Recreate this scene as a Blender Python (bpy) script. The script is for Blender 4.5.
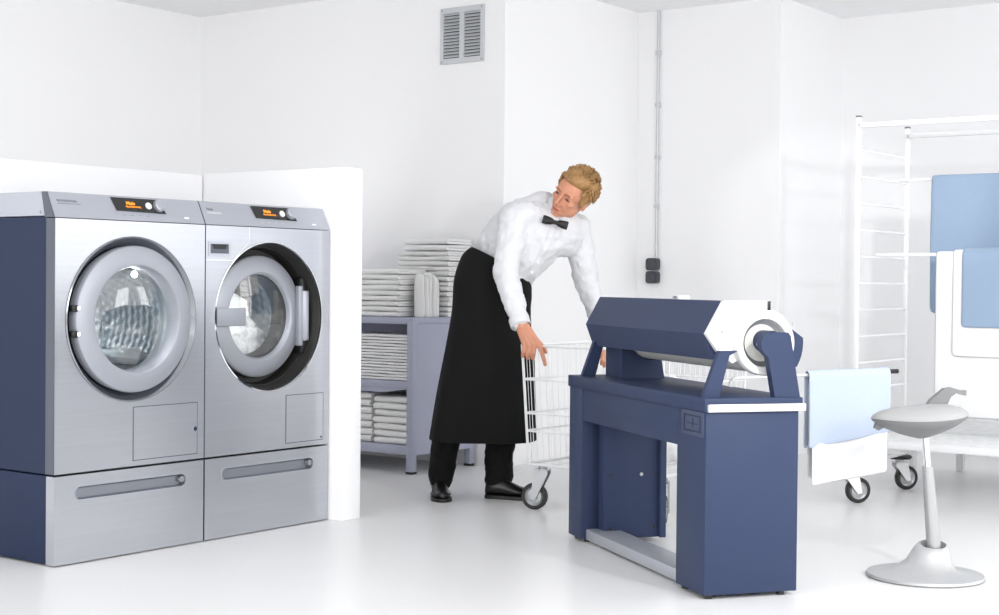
import bpy, bmesh, math, random
from mathutils import Vector, Matrix
PI = math.pi
R = math.radians
SC = bpy.context.scene
COL = SC.collection
for o in list(bpy.data.objects):
    bpy.data.objects.remove(o, do_unlink=True)

# ------------------------------------------------------------------ camera, world, lights, exposure
def setup_camera():
    f, pitch, roll, h, ma = 1520.6, .0168, .0095, 1.0173, .9351
    cd = bpy.data.cameras.new('camera')
    cam = bpy.data.objects.new('camera', cd); COL.objects.link(cam)
    cd.sensor_width = 36.0; cd.lens = f / 999 * 36; cd.clip_start = .05; cd.clip_end = 200
    fwd = Vector((math.sin(ma), math.cos(ma), 0))          # room axes: X along the machine fronts, Y away from them
    rgt = Vector((math.cos(ma), -math.sin(ma), 0))
    up = Vector((0, 0, 1))
    f3 = fwd * math.cos(pitch) - up * math.sin(pitch)
    u3 = fwd * math.sin(pitch) + up * math.cos(pitch)
    cr, sr = math.cos(roll), math.sin(roll)
    x3 = rgt * cr + u3 * sr
    y3 = u3 * cr - rgt * sr
    m = Matrix((x3, y3, -f3)).transposed().to_4x4()
    m.translation = Vector((-3.35, -4.403, h))
    cam.matrix_world = m
    SC.camera = cam
setup_camera()

W = bpy.data.worlds.new('world'); SC.world = W; W.use_nodes = True
wn = W.node_tree.nodes; wl = W.node_tree.links
for n in list(wn): wn.remove(n)
wout = wn.new('ShaderNodeOutputWorld'); wbg = wn.new('ShaderNodeBackground')
wtc = wn.new('ShaderNodeTexCoord'); wsep = wn.new('ShaderNodeSeparateXYZ'); wramp = wn.new('ShaderNodeValToRGB')
wmap = wn.new('ShaderNodeMapRange'); wmap.inputs[1].default_value = -1; wmap.inputs[2].default_value = 1
wl.new(wtc.outputs['Generated'], wsep.inputs[0]); wl.new(wsep.outputs['Z'], wmap.inputs[0])
wl.new(wmap.outputs[0], wramp.inputs[0]); wl.new(wramp.outputs[0], wbg.inputs[0]); wl.new(wbg.outputs[0], wout.inputs[0])
el = wramp.color_ramp.elements
el[0].position = .45; el[0].color = (.57, .57, .575, 1)
el[1].position = .62; el[1].color = (1, 1.0, 1.0, 1)
wbg.inputs[1].default_value = 1.5

def area(name, loc, target, size, power, sy=None, col=(1, 1, 1)):
    ld = bpy.data.lights.new(name, 'AREA'); ld.energy = power; ld.size = size; ld.color = col
    if sy: ld.shape = 'RECTANGLE'; ld.size_y = sy
    lo = bpy.data.objects.new(name, ld); COL.objects.link(lo); lo.location = loc
    d = Vector(target) - Vector(loc)
    lo.rotation_euler = d.to_track_quat('-Z', 'Y').to_euler()
    return lo
area('studio_lamp', (.29, -3.80, 1.84), (3.4, -.6, 1.1), .08, 18)
area('window_and_fill_light', (-.6, -6.6, 2.2), (3.0, 1.5, 1.9), 2.6, 48, 1.7)
area('wall_fill_light', (1.6, 1.25, 1.40), (1.6, 2.9, 2.35), 2.6, 4.5, .25)  # unseen fill added behind the parapet to brighten the upper left walls
for wx, wy in ((4.75, -6.35), (5.85, -5.45)):
    area('window_and_fill_light', (wx, wy, 1.45), (.4, 0, 1.1), .85, 10, 1.5)
area('window_and_fill_light', (-5.2, -1.6, 1.9), (1.5, 2.9, 2.3), 2.4, 52, 1.5)  # soft fill added from the left to lift the upper walls
def spot(name, loc, target, power, angle, size):
    ld = bpy.data.lights.new(name, 'SPOT'); ld.energy = power; ld.spot_size = R(angle); ld.spot_blend = .45; ld.shadow_soft_size = size
    lo = bpy.data.objects.new(name, ld); COL.objects.link(lo); lo.location = loc
    lo.rotation_euler = (Vector(target) - Vector(loc)).to_track_quat('-Z', 'Y').to_euler()
spot('studio_spot', (.29, -3.80, 1.80), (5.05, -.62, 1.30), 100, 15, .035)
SC.view_settings.view_transform = 'Standard'
SC.view_settings.look = 'None'
SC.view_settings.exposure = 0.46
SC.view_settings.gamma = 1
SC.view_settings.use_curve_mapping = False

# ------------------------------------------------------------------ materials
def lin(c):
    return tuple((v / 255 / 12.92 if v / 255 <= .04045 else ((v / 255 + .055) / 1.055) ** 2.4) for v in c)
def mat(name, rgb, rough=.5, metal=0.0, bump=0, bscale=40, var=0, vscale=3, stretch=None, spec=.5, emit=None, estr=0, coat=0, sheen=0):
    m = bpy.data.materials.new(name); m.use_nodes = True
    nt = m.node_tree; b = nt.nodes['Principled BSDF']
    c = lin(rgb)
    b.inputs['Base Color'].default_value = (*c, 1); b.inputs['Roughness'].default_value = rough
    b.inputs['Metallic'].default_value = metal; b.inputs['Specular IOR Level'].default_value = spec
    if coat: b.inputs['Coat Weight'].default_value = coat; b.inputs['Coat Roughness'].default_value = .15
    if sheen: b.inputs['Sheen Weight'].default_value = sheen
    if emit: b.inputs['Emission Color'].default_value = (*lin(emit), 1); b.inputs['Emission Strength'].default_value = estr
    tc = nt.nodes.new('ShaderNodeTexCoord'); mp = nt.nodes.new('ShaderNodeMapping')
    nt.links.new(tc.outputs['Object'], mp.inputs[0])
    if stretch: mp.inputs['Scale'].default_value = stretch
    if var:
        n = nt.nodes.new('ShaderNodeTexNoise'); n.inputs['Scale'].default_value = vscale; n.inputs['Detail'].default_value = 4
        r = nt.nodes.new('ShaderNodeValToRGB')
        r.color_ramp.elements[0].position = .3; r.color_ramp.elements[1].position = .7
        r.color_ramp.elements[0].color = (*[v * (1 - var) for v in c], 1); r.color_ramp.elements[1].color = (*[min(1, v * (1 + var)) for v in c], 1)
        nt.links.new(mp.outputs[0], n.inputs['Vector']); nt.links.new(n.outputs[0], r.inputs[0]); nt.links.new(r.outputs[0], b.inputs['Base Color'])
    if bump:
        n = nt.nodes.new('ShaderNodeTexNoise'); n.inputs['Scale'].default_value = bscale; n.inputs['Detail'].default_value = 5
        bp = nt.nodes.new('ShaderNodeBump'); bp.inputs['Strength'].default_value = bump; bp.inputs['Distance'].default_value = .01
        nt.links.new(mp.outputs[0], n.inputs['Vector']); nt.links.new(n.outputs[0], bp.inputs['Height']); nt.links.new(bp.outputs[0], b.inputs['Normal'])
    return m
M = {}
M['wall'] = mat('white_plaster', (247, 247, 248), .85, bump=.03, bscale=60)
M['ceiling'] = mat('ceiling_paint', (247, 247, 248), .9, bump=.02, bscale=60)
M['floor'] = mat('white_floor', (231, 231, 231), .32, bump=.015, bscale=6, var=.015, vscale=1.2, spec=.45)
M['steel'] = mat('brushed_steel', (190, 192, 198), .33, 1.0, bump=.02, bscale=30, stretch=(1, 1, 40), var=.03, vscale=2)
M['steel_light'] = mat('satin_silver_panel', (188, 191, 200), .42, .75)
M['steel_dark'] = mat('dark_grey_trim', (98, 102, 112), .45, .5)  # plain dark grey for trims, joints and pulls
M['chrome'] = mat('polished_chrome', (225, 227, 230), .07, 1.0)
M['bezel'] = mat('dark_chrome_bezel', (150, 152, 158), .12, 1.0)
M['slot_steel'] = mat('slot_steel', (150, 154, 162), .4, .8)
M['door_silver'] = mat('door_ring_silver', (166, 169, 177), .5, .5)
M['lid_grey'] = mat('lid_grey', (176, 181, 190), .5, .2)
M['navy'] = mat('navy_blue_paint', (52, 63, 91), .5, bump=.02, bscale=250, spec=.22)
M['badge'] = mat('embossed_badge_blue', (62, 73, 100), .5, bump=.1, bscale=90)
M['footboard'] = mat('footboard_grey', (172, 175, 182), .4, .2)
M['navy_side'] = mat('cabinet_blue_paint', (30, 43, 71), .5, bump=.02, bscale=250, spec=.3)
M['black'] = mat('black_plastic', (22, 22, 22), .35)
M['rubber'] = mat('black_rubber', (28, 27, 25), .5)
M['display'] = mat('display_glass', (14, 13, 10), .12, coat=.5)
M['amber'] = mat('amber_display_text', (240, 150, 40), .5, emit=(245, 150, 40), estr=.55)
M['print'] = mat('grey_print', (92, 96, 106), .6)
M['print_white'] = mat('white_print', (235, 237, 240), .6)
M['white_metal'] = mat('white_coated_metal', (238, 239, 240), .35)
M['white_plastic'] = mat('white_plastic', (236, 236, 236), .38)
M['shelf'] = mat('lavender_grey_steel', (170, 173, 192), .5, var=.02, vscale=4)
M['shelf_dark'] = M['shelf']
M['towel'] = mat('white_terry', (240, 240, 239), .95, bump=.25, bscale=180, sheen=.2)
M['linen'] = mat('white_linen', (240, 240, 241), .9, bump=.12, bscale=60, sheen=.1)
M['blue_towel'] = mat('pale_blue_terry', (150, 171, 196), .95, bump=.22, bscale=160, sheen=.15)
M['blue_linen'] = mat('blue_linen', (184, 196, 217), .9, bump=.08, bscale=60)
M['grey_metal'] = mat('zinc_metal', (170, 172, 175), .35, .8)
M['alu'] = mat('satin_aluminium', (222, 222, 222), .35, .35)
M['stool_col'] = mat('stool_column_silver', (178, 179, 180), .35, .5)
M['stool_grey'] = mat('silver_grey_plastic', (184, 185, 186), .38, .3)
M['stool_dark'] = mat('mid_grey_plastic', (128, 129, 130), .5)
M['seat'] = mat('light_grey_seat_fabric', (168, 169, 169), .8, bump=.1, bscale=300)
M['roller_cloth'] = mat('roller_cloth', (222, 221, 214), .85, bump=.15, bscale=150)
M['hole_dark'] = mat('vent_dark', (62, 64, 68), .8)
M['vent'] = mat('vent_silver', (205, 207, 210), .45, .35)
M['socket'] = mat('anthracite_socket', (66, 68, 74), .45)
M['skin'] = mat('skin', (205, 143, 115), .5, bump=.02, bscale=120, var=.05, vscale=14)
M['skin'].node_tree.nodes['Principled BSDF'].inputs['Subsurface Weight'].default_value = .08
M['skin'].node_tree.nodes['Principled BSDF'].inputs['Subsurface Radius'].default_value = (.012, .004, .002)
M['lip'] = mat('lip_skin', (176, 96, 84), .5)
M['hair'] = mat('blond_hair', (158, 120, 74), .5, bump=.2, bscale=90, var=.3, vscale=30, stretch=(1, 1, 1))
M['brow'] = mat('brow_hair', (140, 100, 66), .7)
M['eye'] = mat('eye_dark', (70, 52, 44), .3)
M['shirt'] = mat('white_shirt_cotton', (218, 219, 222), .85, bump=.1, bscale=18, sheen=.1)
M['apron'] = mat('black_apron_cloth', (11, 11, 12), .85, bump=.1, bscale=400, spec=.25)
M['trouser'] = mat('black_trouser_cloth', (11, 11, 12), .85, bump=.1, bscale=300, spec=.25)
M['shoe'] = mat('black_leather', (16, 16, 17), .28)
M['satin'] = mat('black_satin', (16, 16, 18), .5)

def drum_mat():
    m = mat('honeycomb_drum_steel', (196, 201, 204), .33, .95)
    nt = m.node_tree; b = nt.nodes['Principled BSDF']
    tc = nt.nodes.new('ShaderNodeTexCoord'); vo = nt.nodes.new('ShaderNodeTexVoronoi'); vo.inputs['Scale'].default_value = 24
    vo.inputs['Randomness'].default_value = .35
    bp = nt.nodes.new('ShaderNodeBump'); bp.inputs['Strength'].default_value = .0; bp.inputs['Distance'].default_value = .012
    nt.links.new(tc.outputs['Object'], vo.inputs['Vector']); nt.links.new(vo.outputs['Distance'], bp.inputs['Height']); nt.links.new(bp.outputs[0], b.inputs['Normal'])
    return m
M['drum'] = drum_mat()
def glass_mat():
    m = bpy.data.materials.new('door_glass'); m.use_nodes = True
    nt = m.node_tree; nt.nodes.remove(nt.nodes['Principled BSDF']); out = nt.nodes['Material Output']
    t = nt.nodes.new('ShaderNodeBsdfTransparent'); t.inputs[0].default_value = (.92, .94, .95, 1)
    g = nt.nodes.new('ShaderNodeBsdfGlossy'); g.inputs['Roughness'].default_value = .02
    mx = nt.nodes.new('ShaderNodeMixShader')
    mx.inputs[0].default_value = .14; nt.links.new(t.outputs[0], mx.inputs[1]); nt.links.new(g.outputs[0], mx.inputs[2]); nt.links.new(mx.outputs[0], out.inputs[0])
    return m
M['glass'] = glass_mat()
def emis(name, rgb, s):
    return mat(name, rgb, .4, emit=rgb, estr=s)
M['lamp'] = emis('drum_lamp_glow', (255, 255, 255), 14)

# ------------------------------------------------------------------ mesh helpers
class MB:
    def __init__(s): s.bm = bmesh.new()
    def _new(s, n0):
        s.bm.verts.ensure_lookup_table(); return s.bm.verts[n0:]
    def mesh(s, verts, faces, mtx=None):
        vs = [s.bm.verts.new(mtx @ Vector(v) if mtx else Vector(v)) for v in verts]
        for f in faces:
            try: s.bm.faces.new([vs[i] for i in f])
            except ValueError: pass
        return s
    def box(s, lo, hi, bev=0, seg=2, mtx=None):
        t = bmesh.new(); bmesh.ops.create_cube(t, size=1)
        for v in t.verts:
            v.co = Vector([(lo[i] + hi[i]) / 2 + v.co[i] * (hi[i] - lo[i]) for i in range(3)])
        if bev: bmesh.ops.bevel(t, geom=t.edges[:], offset=bev, segments=seg, affect='EDGES', profile=.5)
        return s.merge(t, mtx)
    def merge(s, t, mtx=None):
        if mtx is not None: t.transform(mtx)
        me = bpy.data.meshes.new('tmp'); t.to_mesh(me); t.free(); s.bm.from_mesh(me); bpy.data.meshes.remove(me); return s
    def cyl(s, p0, p1, r0, r1=None, seg=20, cap=True):
        r1 = r0 if r1 is None else r1
        return s.loft([ring(p0, Vector(p1) - Vector(p0), r0, seg), ring(p1, Vector(p1) - Vector(p0), r1, seg)], cap)
    def loft(s, rings, cap=True, close=True):
        vs = [[s.bm.verts.new(Vector(p)) for p in r] for r in rings]
        n = len(rings[0])
        for a, b in zip(vs, vs[1:]):
            for i in range(n if close else n - 1):
                j = (i + 1) % n
                try: s.bm.faces.new((a[i], a[j], b[j], b[i]))
                except ValueError: pass
        if cap and close:
            for r in (list(reversed(vs[0])), vs[-1]):
                try: s.bm.faces.new(r)
                except ValueError: pass
        return s
    def tube(s, pts, r, seg=10, cap=True):
        pts = [Vector(p) for p in pts]; rs = r if isinstance(r, (list, tuple)) else [r] * len(pts)
        rings = []; ref = None
        for i, p in enumerate(pts):
            d = (pts[min(i + 1, len(pts) - 1)] - pts[max(i - 1, 0)]).normalized()
            if ref is None: ref = d.orthogonal().normalized()
            x = (ref - d * ref.dot(d))
            x = x.normalized() if x.length > 1e-5 else d.orthogonal().normalized()
            ref = x; y = d.cross(x)
            rings.append([p + (x * math.cos(2 * PI * k / seg) + y * math.sin(2 * PI * k / seg)) * rs[i] for k in range(seg)])
        return s.loft(rings, cap)
    def lathe(s, prof, seg=48, mtx=None, closed=False):
        # profile of (radius, height) about local Z
        rings = [[Vector((r * math.cos(2 * PI * k / seg), r * math.sin(2 * PI * k / seg), z)) for k in range(seg)] for r, z in prof]
        if mtx: rings = [[mtx @ p for p in r] for r in rings]
        if closed: rings.append(rings[0])
        return s.loft(rings, cap=False)
    def disc(s, c, axis, r, seg=40):
        vs = [s.bm.verts.new(p) for p in ring(c, axis, r, seg)]; s.bm.faces.new(vs); return s
    def ell(s, c, rad, mtx=None, u=20, v=14):
        t = bmesh.new(); bmesh.ops.create_uvsphere(t, u_segments=u, v_segments=v, radius=1)
        for w in t.verts: w.co = Vector((w.co.x * rad[0], w.co.y * rad[1], w.co.z * rad[2]))
        mm = Matrix.Translation(Vector(c)) @ (mtx.to_4x4() if mtx else Matrix.Identity(4))
        return s.merge(t, mm)
    def cap(s, p0, p1, r0, r1=None, seg=14):
        r1 = r0 if r1 is None else r1
        p0, p1 = Vector(p0), Vector(p1); d = p1 - p0
        rings = []; ax = d.normalized()
        for k in range(6):
            a = PI / 2 * (1 - k / 5) ; rings.append(ring(p0 - ax * r0 * math.sin(a), ax, max(r0 * math.cos(a), 1e-4), seg))
        for k in range(6):
            a = PI / 2 * k / 5; rings.append(ring(p1 + ax * r1 * math.sin(a), ax, max(r1 * math.cos(a), 1e-4), seg))
        return s.loft(rings)
    def prism(s, poly, f0, f1):
        # poly: 2D points; f0/f1 map (a, b) to 3D for the two faces
        A = [f0(*p) for p in poly]; B = [f1(*p) for p in poly]
        return s.loft([A, B])
    def plate_hole(s, outer, holes, f0, f1):
        loops = [outer] + holes
        for f, flip in ((f0, False), (f1, True)):
            t = bmesh.new(); es = []
            for lp in loops:
                vs = [t.verts.new(Vector(f(*p))) for p in lp]
                es += [t.edges.new((vs[i], vs[(i + 1) % len(vs)])) for i in range(len(vs))]
            bmesh.ops.triangle_fill(t, edges=es, use_beauty=True, use_dissolve=False)
            s.merge(t)
        for lp in loops:
            s.loft([[f0(*p) for p in lp], [f1(*p) for p in lp]], cap=False)
        return s
    def build(s, name, m, parent=None, smooth=True, angle=35, weld=1e-5):
        if weld: bmesh.ops.remove_doubles(s.bm, verts=s.bm.verts[:], dist=weld)
        bmesh.ops.recalc_face_normals(s.bm, faces=s.bm.faces[:])
        if smooth:
            lim = R(angle)
            for f in s.bm.faces: f.smooth = True
            for e in s.bm.edges:
                if len(e.link_faces) == 2 and e.calc_face_angle(0) > lim: e.smooth = False
        me = bpy.data.meshes.new(name); s.bm.to_mesh(me); s.bm.free()
        me.materials.append(M[m] if isinstance(m, str) else m)
        o = bpy.data.objects.new(name, me); COL.objects.link(o)
        if parent: o.parent = parent
        return o
def ring(c, axis, r, seg):
    c = Vector(c); ax = Vector(axis).normalized(); x = ax.orthogonal().normalized(); y = ax.cross(x)
    return [c + (x * math.cos(2 * PI * k / seg) + y * math.sin(2 * PI * k / seg)) * r for k in range(seg)]
def circle(cx, cz, r, n=64):
    return [(cx + r * math.cos(2 * PI * k / n), cz + r * math.sin(2 * PI * k / n)) for k in range(n)]
def thing(name, label, cat, loc=(0, 0, 0), rz=0, group=None):
    o = bpy.data.objects.new(name, None); COL.objects.link(o); o.empty_display_size = .1
    o.location = loc; o.rotation_euler = (0, 0, rz); tag(o, label, cat, group); return o
def tag(o, label, cat, group=None):
    o['label'] = label; o['category'] = cat
    if group: o['group'] = group
    return o
def struct(o): o['kind'] = 'structure'; return o
def dup(root, loc, rz=None, label=None):
    r = root.copy(); COL.objects.link(r); r.location = loc
    if rz is not None: r.rotation_euler = (0, 0, rz)
    if label: r['label'] = label
    for ch in list(root.children):
        c = ch.copy(); COL.objects.link(c); c.parent = r
        for g in list(ch.children):
            d = g.copy(); COL.objects.link(d); d.parent = c
    return r
def bake(o):
    """turn an object's modifiers into its own mesh"""
    dg = bpy.context.evaluated_depsgraph_get(); dg.update()
    me = bpy.data.meshes.new_from_object(o.evaluated_get(dg)); old = o.data
    o.modifiers.clear(); o.data = me; bpy.data.meshes.remove(old)
    for p in me.polygons: p.use_smooth = True
    return o
def blend(mb, name, m, parent, voxel=.006, smooth=6, extra=None):
    """one continuous skin over overlapping volumes"""
    o = mb.build(name, m, parent, smooth=False, weld=0)
    md = o.modifiers.new('r', 'REMESH'); md.mode = 'VOXEL'; md.voxel_size = voxel
    if smooth:
        sm = o.modifiers.new('s', 'SMOOTH'); sm.iterations = smooth; sm.factor = .5
    if extra: extra(o)
    return bake(o)
def text(body, size, name, m, parent, mtx, depth=.0006, align='LEFT', bold=False):
    cu = bpy.data.curves.new(name, 'FONT'); cu.body = body; cu.size = size; cu.extrude = depth; cu.align_x = align
    if bold: cu.offset = size * .02
    t = bpy.data.objects.new(name + '_curve', cu); COL.objects.link(t)
    dg = bpy.context.evaluated_depsgraph_get(); dg.update()
    me = bpy.data.meshes.new_from_object(t.evaluated_get(dg))
    bpy.data.objects.remove(t); bpy.data.curves.remove(cu)
    me.transform(mtx); me.materials.clear(); me.materials.append(M[m]); me.name = name
    o = bpy.data.objects.new(name, me); COL.objects.link(o); o.parent = parent
    return o

# ------------------------------------------------------------------ setting
def slab(name, lo, hi, m='wall', bev=0):
    return struct(MB().box(lo, hi, bev).build(name, m))
CZ = 2.69
slab('floor', (-9, -11, -.1), (9, 6, 0), 'floor')
slab('ceiling', (-3.9, -5.2, CZ), (6.0, 3.2, CZ + .12), 'ceiling')
slab('wall_left', (-4, 2.93, 0), (3.35, 3.08, CZ))
slab('wall_back', (3.35, .52, 0), (3.5, 3.08, CZ))
slab('wall_center', (3.5, .52, 0), (4.9, .67, CZ))
slab('wall_inner', (4.75, -.44, 0), (4.9, .52, CZ))
slab('wall_far', (4.9, -.44, 0), (5.77, -.29, CZ))
slab('wall_right', (5.62, -5.0, 0), (5.77, -.44, CZ))
slab('wall_parapet', (-4, .785, 0), (1.405, .885, 1.49), bev=.004)
slab('wall_partition', (1.41, -.075, 0), (1.526, .885, 1.495), bev=.004)

# wall vent
def vent():
    t = thing('wall_vent', 'silver louvred ventilation grille high on the white wall', 'vent', (3.35, .81, 2.39))
    w, h = .152, .156
    MB().plate_hole([(-w, -h), (w, -h), (w, h), (-w, h)], [[(-w + .022, -h + .03), (-.016, -h + .03), (-.016, h - .03), (-w + .022, h - .03)], [(.016, -h + .03), (w - .022, -h + .03), (w - .022, h - .03), (.016, h - .03)]],
                    lambda a, b: (-.014, a, b), lambda a, b: (-.001, a, b)).build('vent_frame', 'vent', t, smooth=False)
    MB().box((-.004, -w + .01, -h + .01), (-.001, w - .01, h - .01)).build('vent_backing', 'hole_dark', t)
    for c in (-1, 1):
        y0, y1 = (-w + .022, -.016) if c < 0 else (.016, w - .022)
        for k in range(14):
            z = -h + .037 + k * (2 * h - .06) / 14
            MB().mesh([(-.013, y0, z - .002), (-.013, y1, z - .002), (-.004, y1, z + .010), (-.004, y0, z + .010), (-.013, y0, z + .001), (-.013, y1, z + .001), (-.004, y1, z + .013), (-.004, y0, z + .013)],
                      [(0, 1, 2, 3), (7, 6, 5, 4), (0, 4, 5, 1), (1, 5, 6, 2), (2, 6, 7, 3), (3, 7, 4, 0)]).build('slat', 'vent', t, smooth=False)
    for y in (-1, 1):
        for z in (-1, 1): MB().cyl((-.014, y * (w - .012), z * (h - .012)), (-.018, y * (w - .012), z * (h - .012)), .005, seg=10).build('screw', 'grey_metal', t)
vent()
# power sockets and conduit
def sockets():
    for z, n, lab in ((1.135, 'upper', 'dark grey surface socket on white wall, directly under the conduit'), (1.055, 'lower', 'dark grey surface socket on white wall, below the other socket')):
        t = thing('wall_socket', lab, 'socket', (4.75, .392, z), 0, 'wall sockets')
        pts = []
        for k in range(32):
            a = 2 * PI * k / 32; e = .45
            pts.append((.042 * math.copysign(abs(math.cos(a)) ** e, math.cos(a)), .038 * math.copysign(abs(math.sin(a)) ** e, math.sin(a))))
        MB().prism(pts, lambda a, b: (0, a, b), lambda a, b: (-.035, a, b)).build('housing', 'socket', t)
        MB().lathe([(.0, 0), (.028, 0), (.031, .004), (.031, .008)], 28, Matrix.Translation((-.043, 0, 0)) @ Matrix.Rotation(PI / 2, 4, 'Y')).build('cover', 'socket', t)
    t = thing('conduit', 'thin grey cable conduit running up the white wall from the sockets', 'conduit', (4.75, .372, 1.18))
    MB().cyl((-.014, 0, 0), (-.014, 0, CZ - 1.18), .0085, seg=12).build('pipe', 'vent', t)
    for z in (.30, .60, .92, 1.24):
        MB().box((-.024, -.016, z), (0, .016, z + .022), .003).build('clip', 'vent', t)
sockets()

# ------------------------------------------------------------------ washing machines
FZ = .323
def stadium(x0, x1, z, h, n=10):
    pts = []
    for k in range(n + 1): a = -PI / 2 + PI * k / n; pts.append((x1 - h + h * math.cos(a), z + h * math.sin(a)))
    for k in range(n + 1): a = PI / 2 + PI * k / n; pts.append((x0 + h + h * math.cos(a), z + h * math.sin(a)))
    return pts
def pedestal(x, label):
    t = thing('pedestal_drawer', label, 'drawer base', (x, 0, 0), 0, 'plinth drawers under the machines')
    MB().box((.004, .048, .007), (.696, .72, .319), .004).build('cabinet', 'navy_side', t)
    for sx in (.06, .64):
        for sy in (.1, .66): MB().cyl((sx, sy, 0), (sx, sy, .009), .022, seg=16).build('foot', 'black', t)
    st = stadium(.09, .607, .252, .023)
    d = MB().plate_hole([(.002, .005), (.698, .005), (.698, .318), (.002, .318)], [st], lambda a, b: (a, 0, b), lambda a, b: (a, .046, b)).build('drawer_front', 'steel', t)
    g = MB()
    g.loft([[(a, 0.0005, b) for a, b in st], [(a, .022, b) for a, b in stadium(.096, .601, .249, .017)]], cap=False)
    g.mesh([(a, .022, b) for a, b in stadium(.096, .601, .249, .017)], [list(range(22))])
    g.build('recessed_handle', 'slot_steel', d)
    rim = stadium(.086, .611, .252, .027)
    MB().plate_hole(rim, [st], lambda a, b: (a, -.0025, b), lambda a, b: (a, .001, b)).build('handle_rim', 'steel_light', d)
    MB().cyl((.592, .004, .254), (.592, .02, .254), .012, seg=18).build('lock', 'grey_metal', d)
    return t
PEDL = 'steel plinth drawer with slot handle beneath the left dryer with grey door ring'
pedestal(0, PEDL)
pedestal(.703, 'steel plinth drawer beside the partition, beneath the washing machine full of laundry')

def crumple(mb_obj, strength, size, sub=0, seed=0, noise='CLOUDS'):
    tx = bpy.data.textures.new('wrinkle', noise); tx.noise_scale = size
    if sub:
        sb = mb_obj.modifiers.new('sub', 'SUBSURF'); sb.levels = sub; sb.render_levels = sub
    dm = mb_obj.modifiers.new('d', 'DISPLACE'); dm.texture = tx; dm.strength = strength; dm.texture_coords = 'GLOBAL' if seed == 0 else 'LOCAL'
    return mb_obj

def drum(t, mtx, z0, z1):
    # honeycomb of shallow cushions on the wall and the back
    rings = []; nz, na = 60, 168; r0 = .268; cell = 2 * PI * r0 / 42
    for s in ((.19, z0 + .055), (.195, z0 + .01), (.262, z0)): rings.append([Vector((s[0] * math.cos(2 * PI * k / na), s[0] * math.sin(2 * PI * k / na), s[1])) for k in range(na)])
    def cush(a, b):
        best = 9
        row = math.floor(b / .866)
        for rr in (row, row + 1):
            off = .5 * (rr % 2); c = math.floor(a - off)
            for cc in (c, c + 1): best = min(best, (a - cc - off) ** 2 + (b - rr * .866) ** 2)
        return max(0, 1 - best / .30)
    for j in range(nz + 1):
        z = z0 + (z1 - z0) * j / nz; rw = []
        for k in range(na):
            q = cush(42 * k / na, (z - z0) / -cell); r = r0 - .006 * q
            rw.append(Vector((r * math.cos(2 * PI * k / na), r * math.sin(2 * PI * k / na), z)))
        rings.append(rw)
    for j in range(1, 26):
        r = r0 * (1 - j / 25.5); rw = []
        for k in range(na):
            x, y = r * math.cos(2 * PI * k / na), r * math.sin(2 * PI * k / na)
            rw.append(Vector((x, y, z1 + .006 * cush(x / cell + 50, y / cell + 50))))
        rings.append(rw)
    mb = MB(); mb.loft([[mtx @ p for p in r] for r in rings], cap=False); mb.mesh([mtx @ p for p in rings[-1]], [list(range(na))])
    return mb.build('drum', 'drum', t, angle=80)
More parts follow.
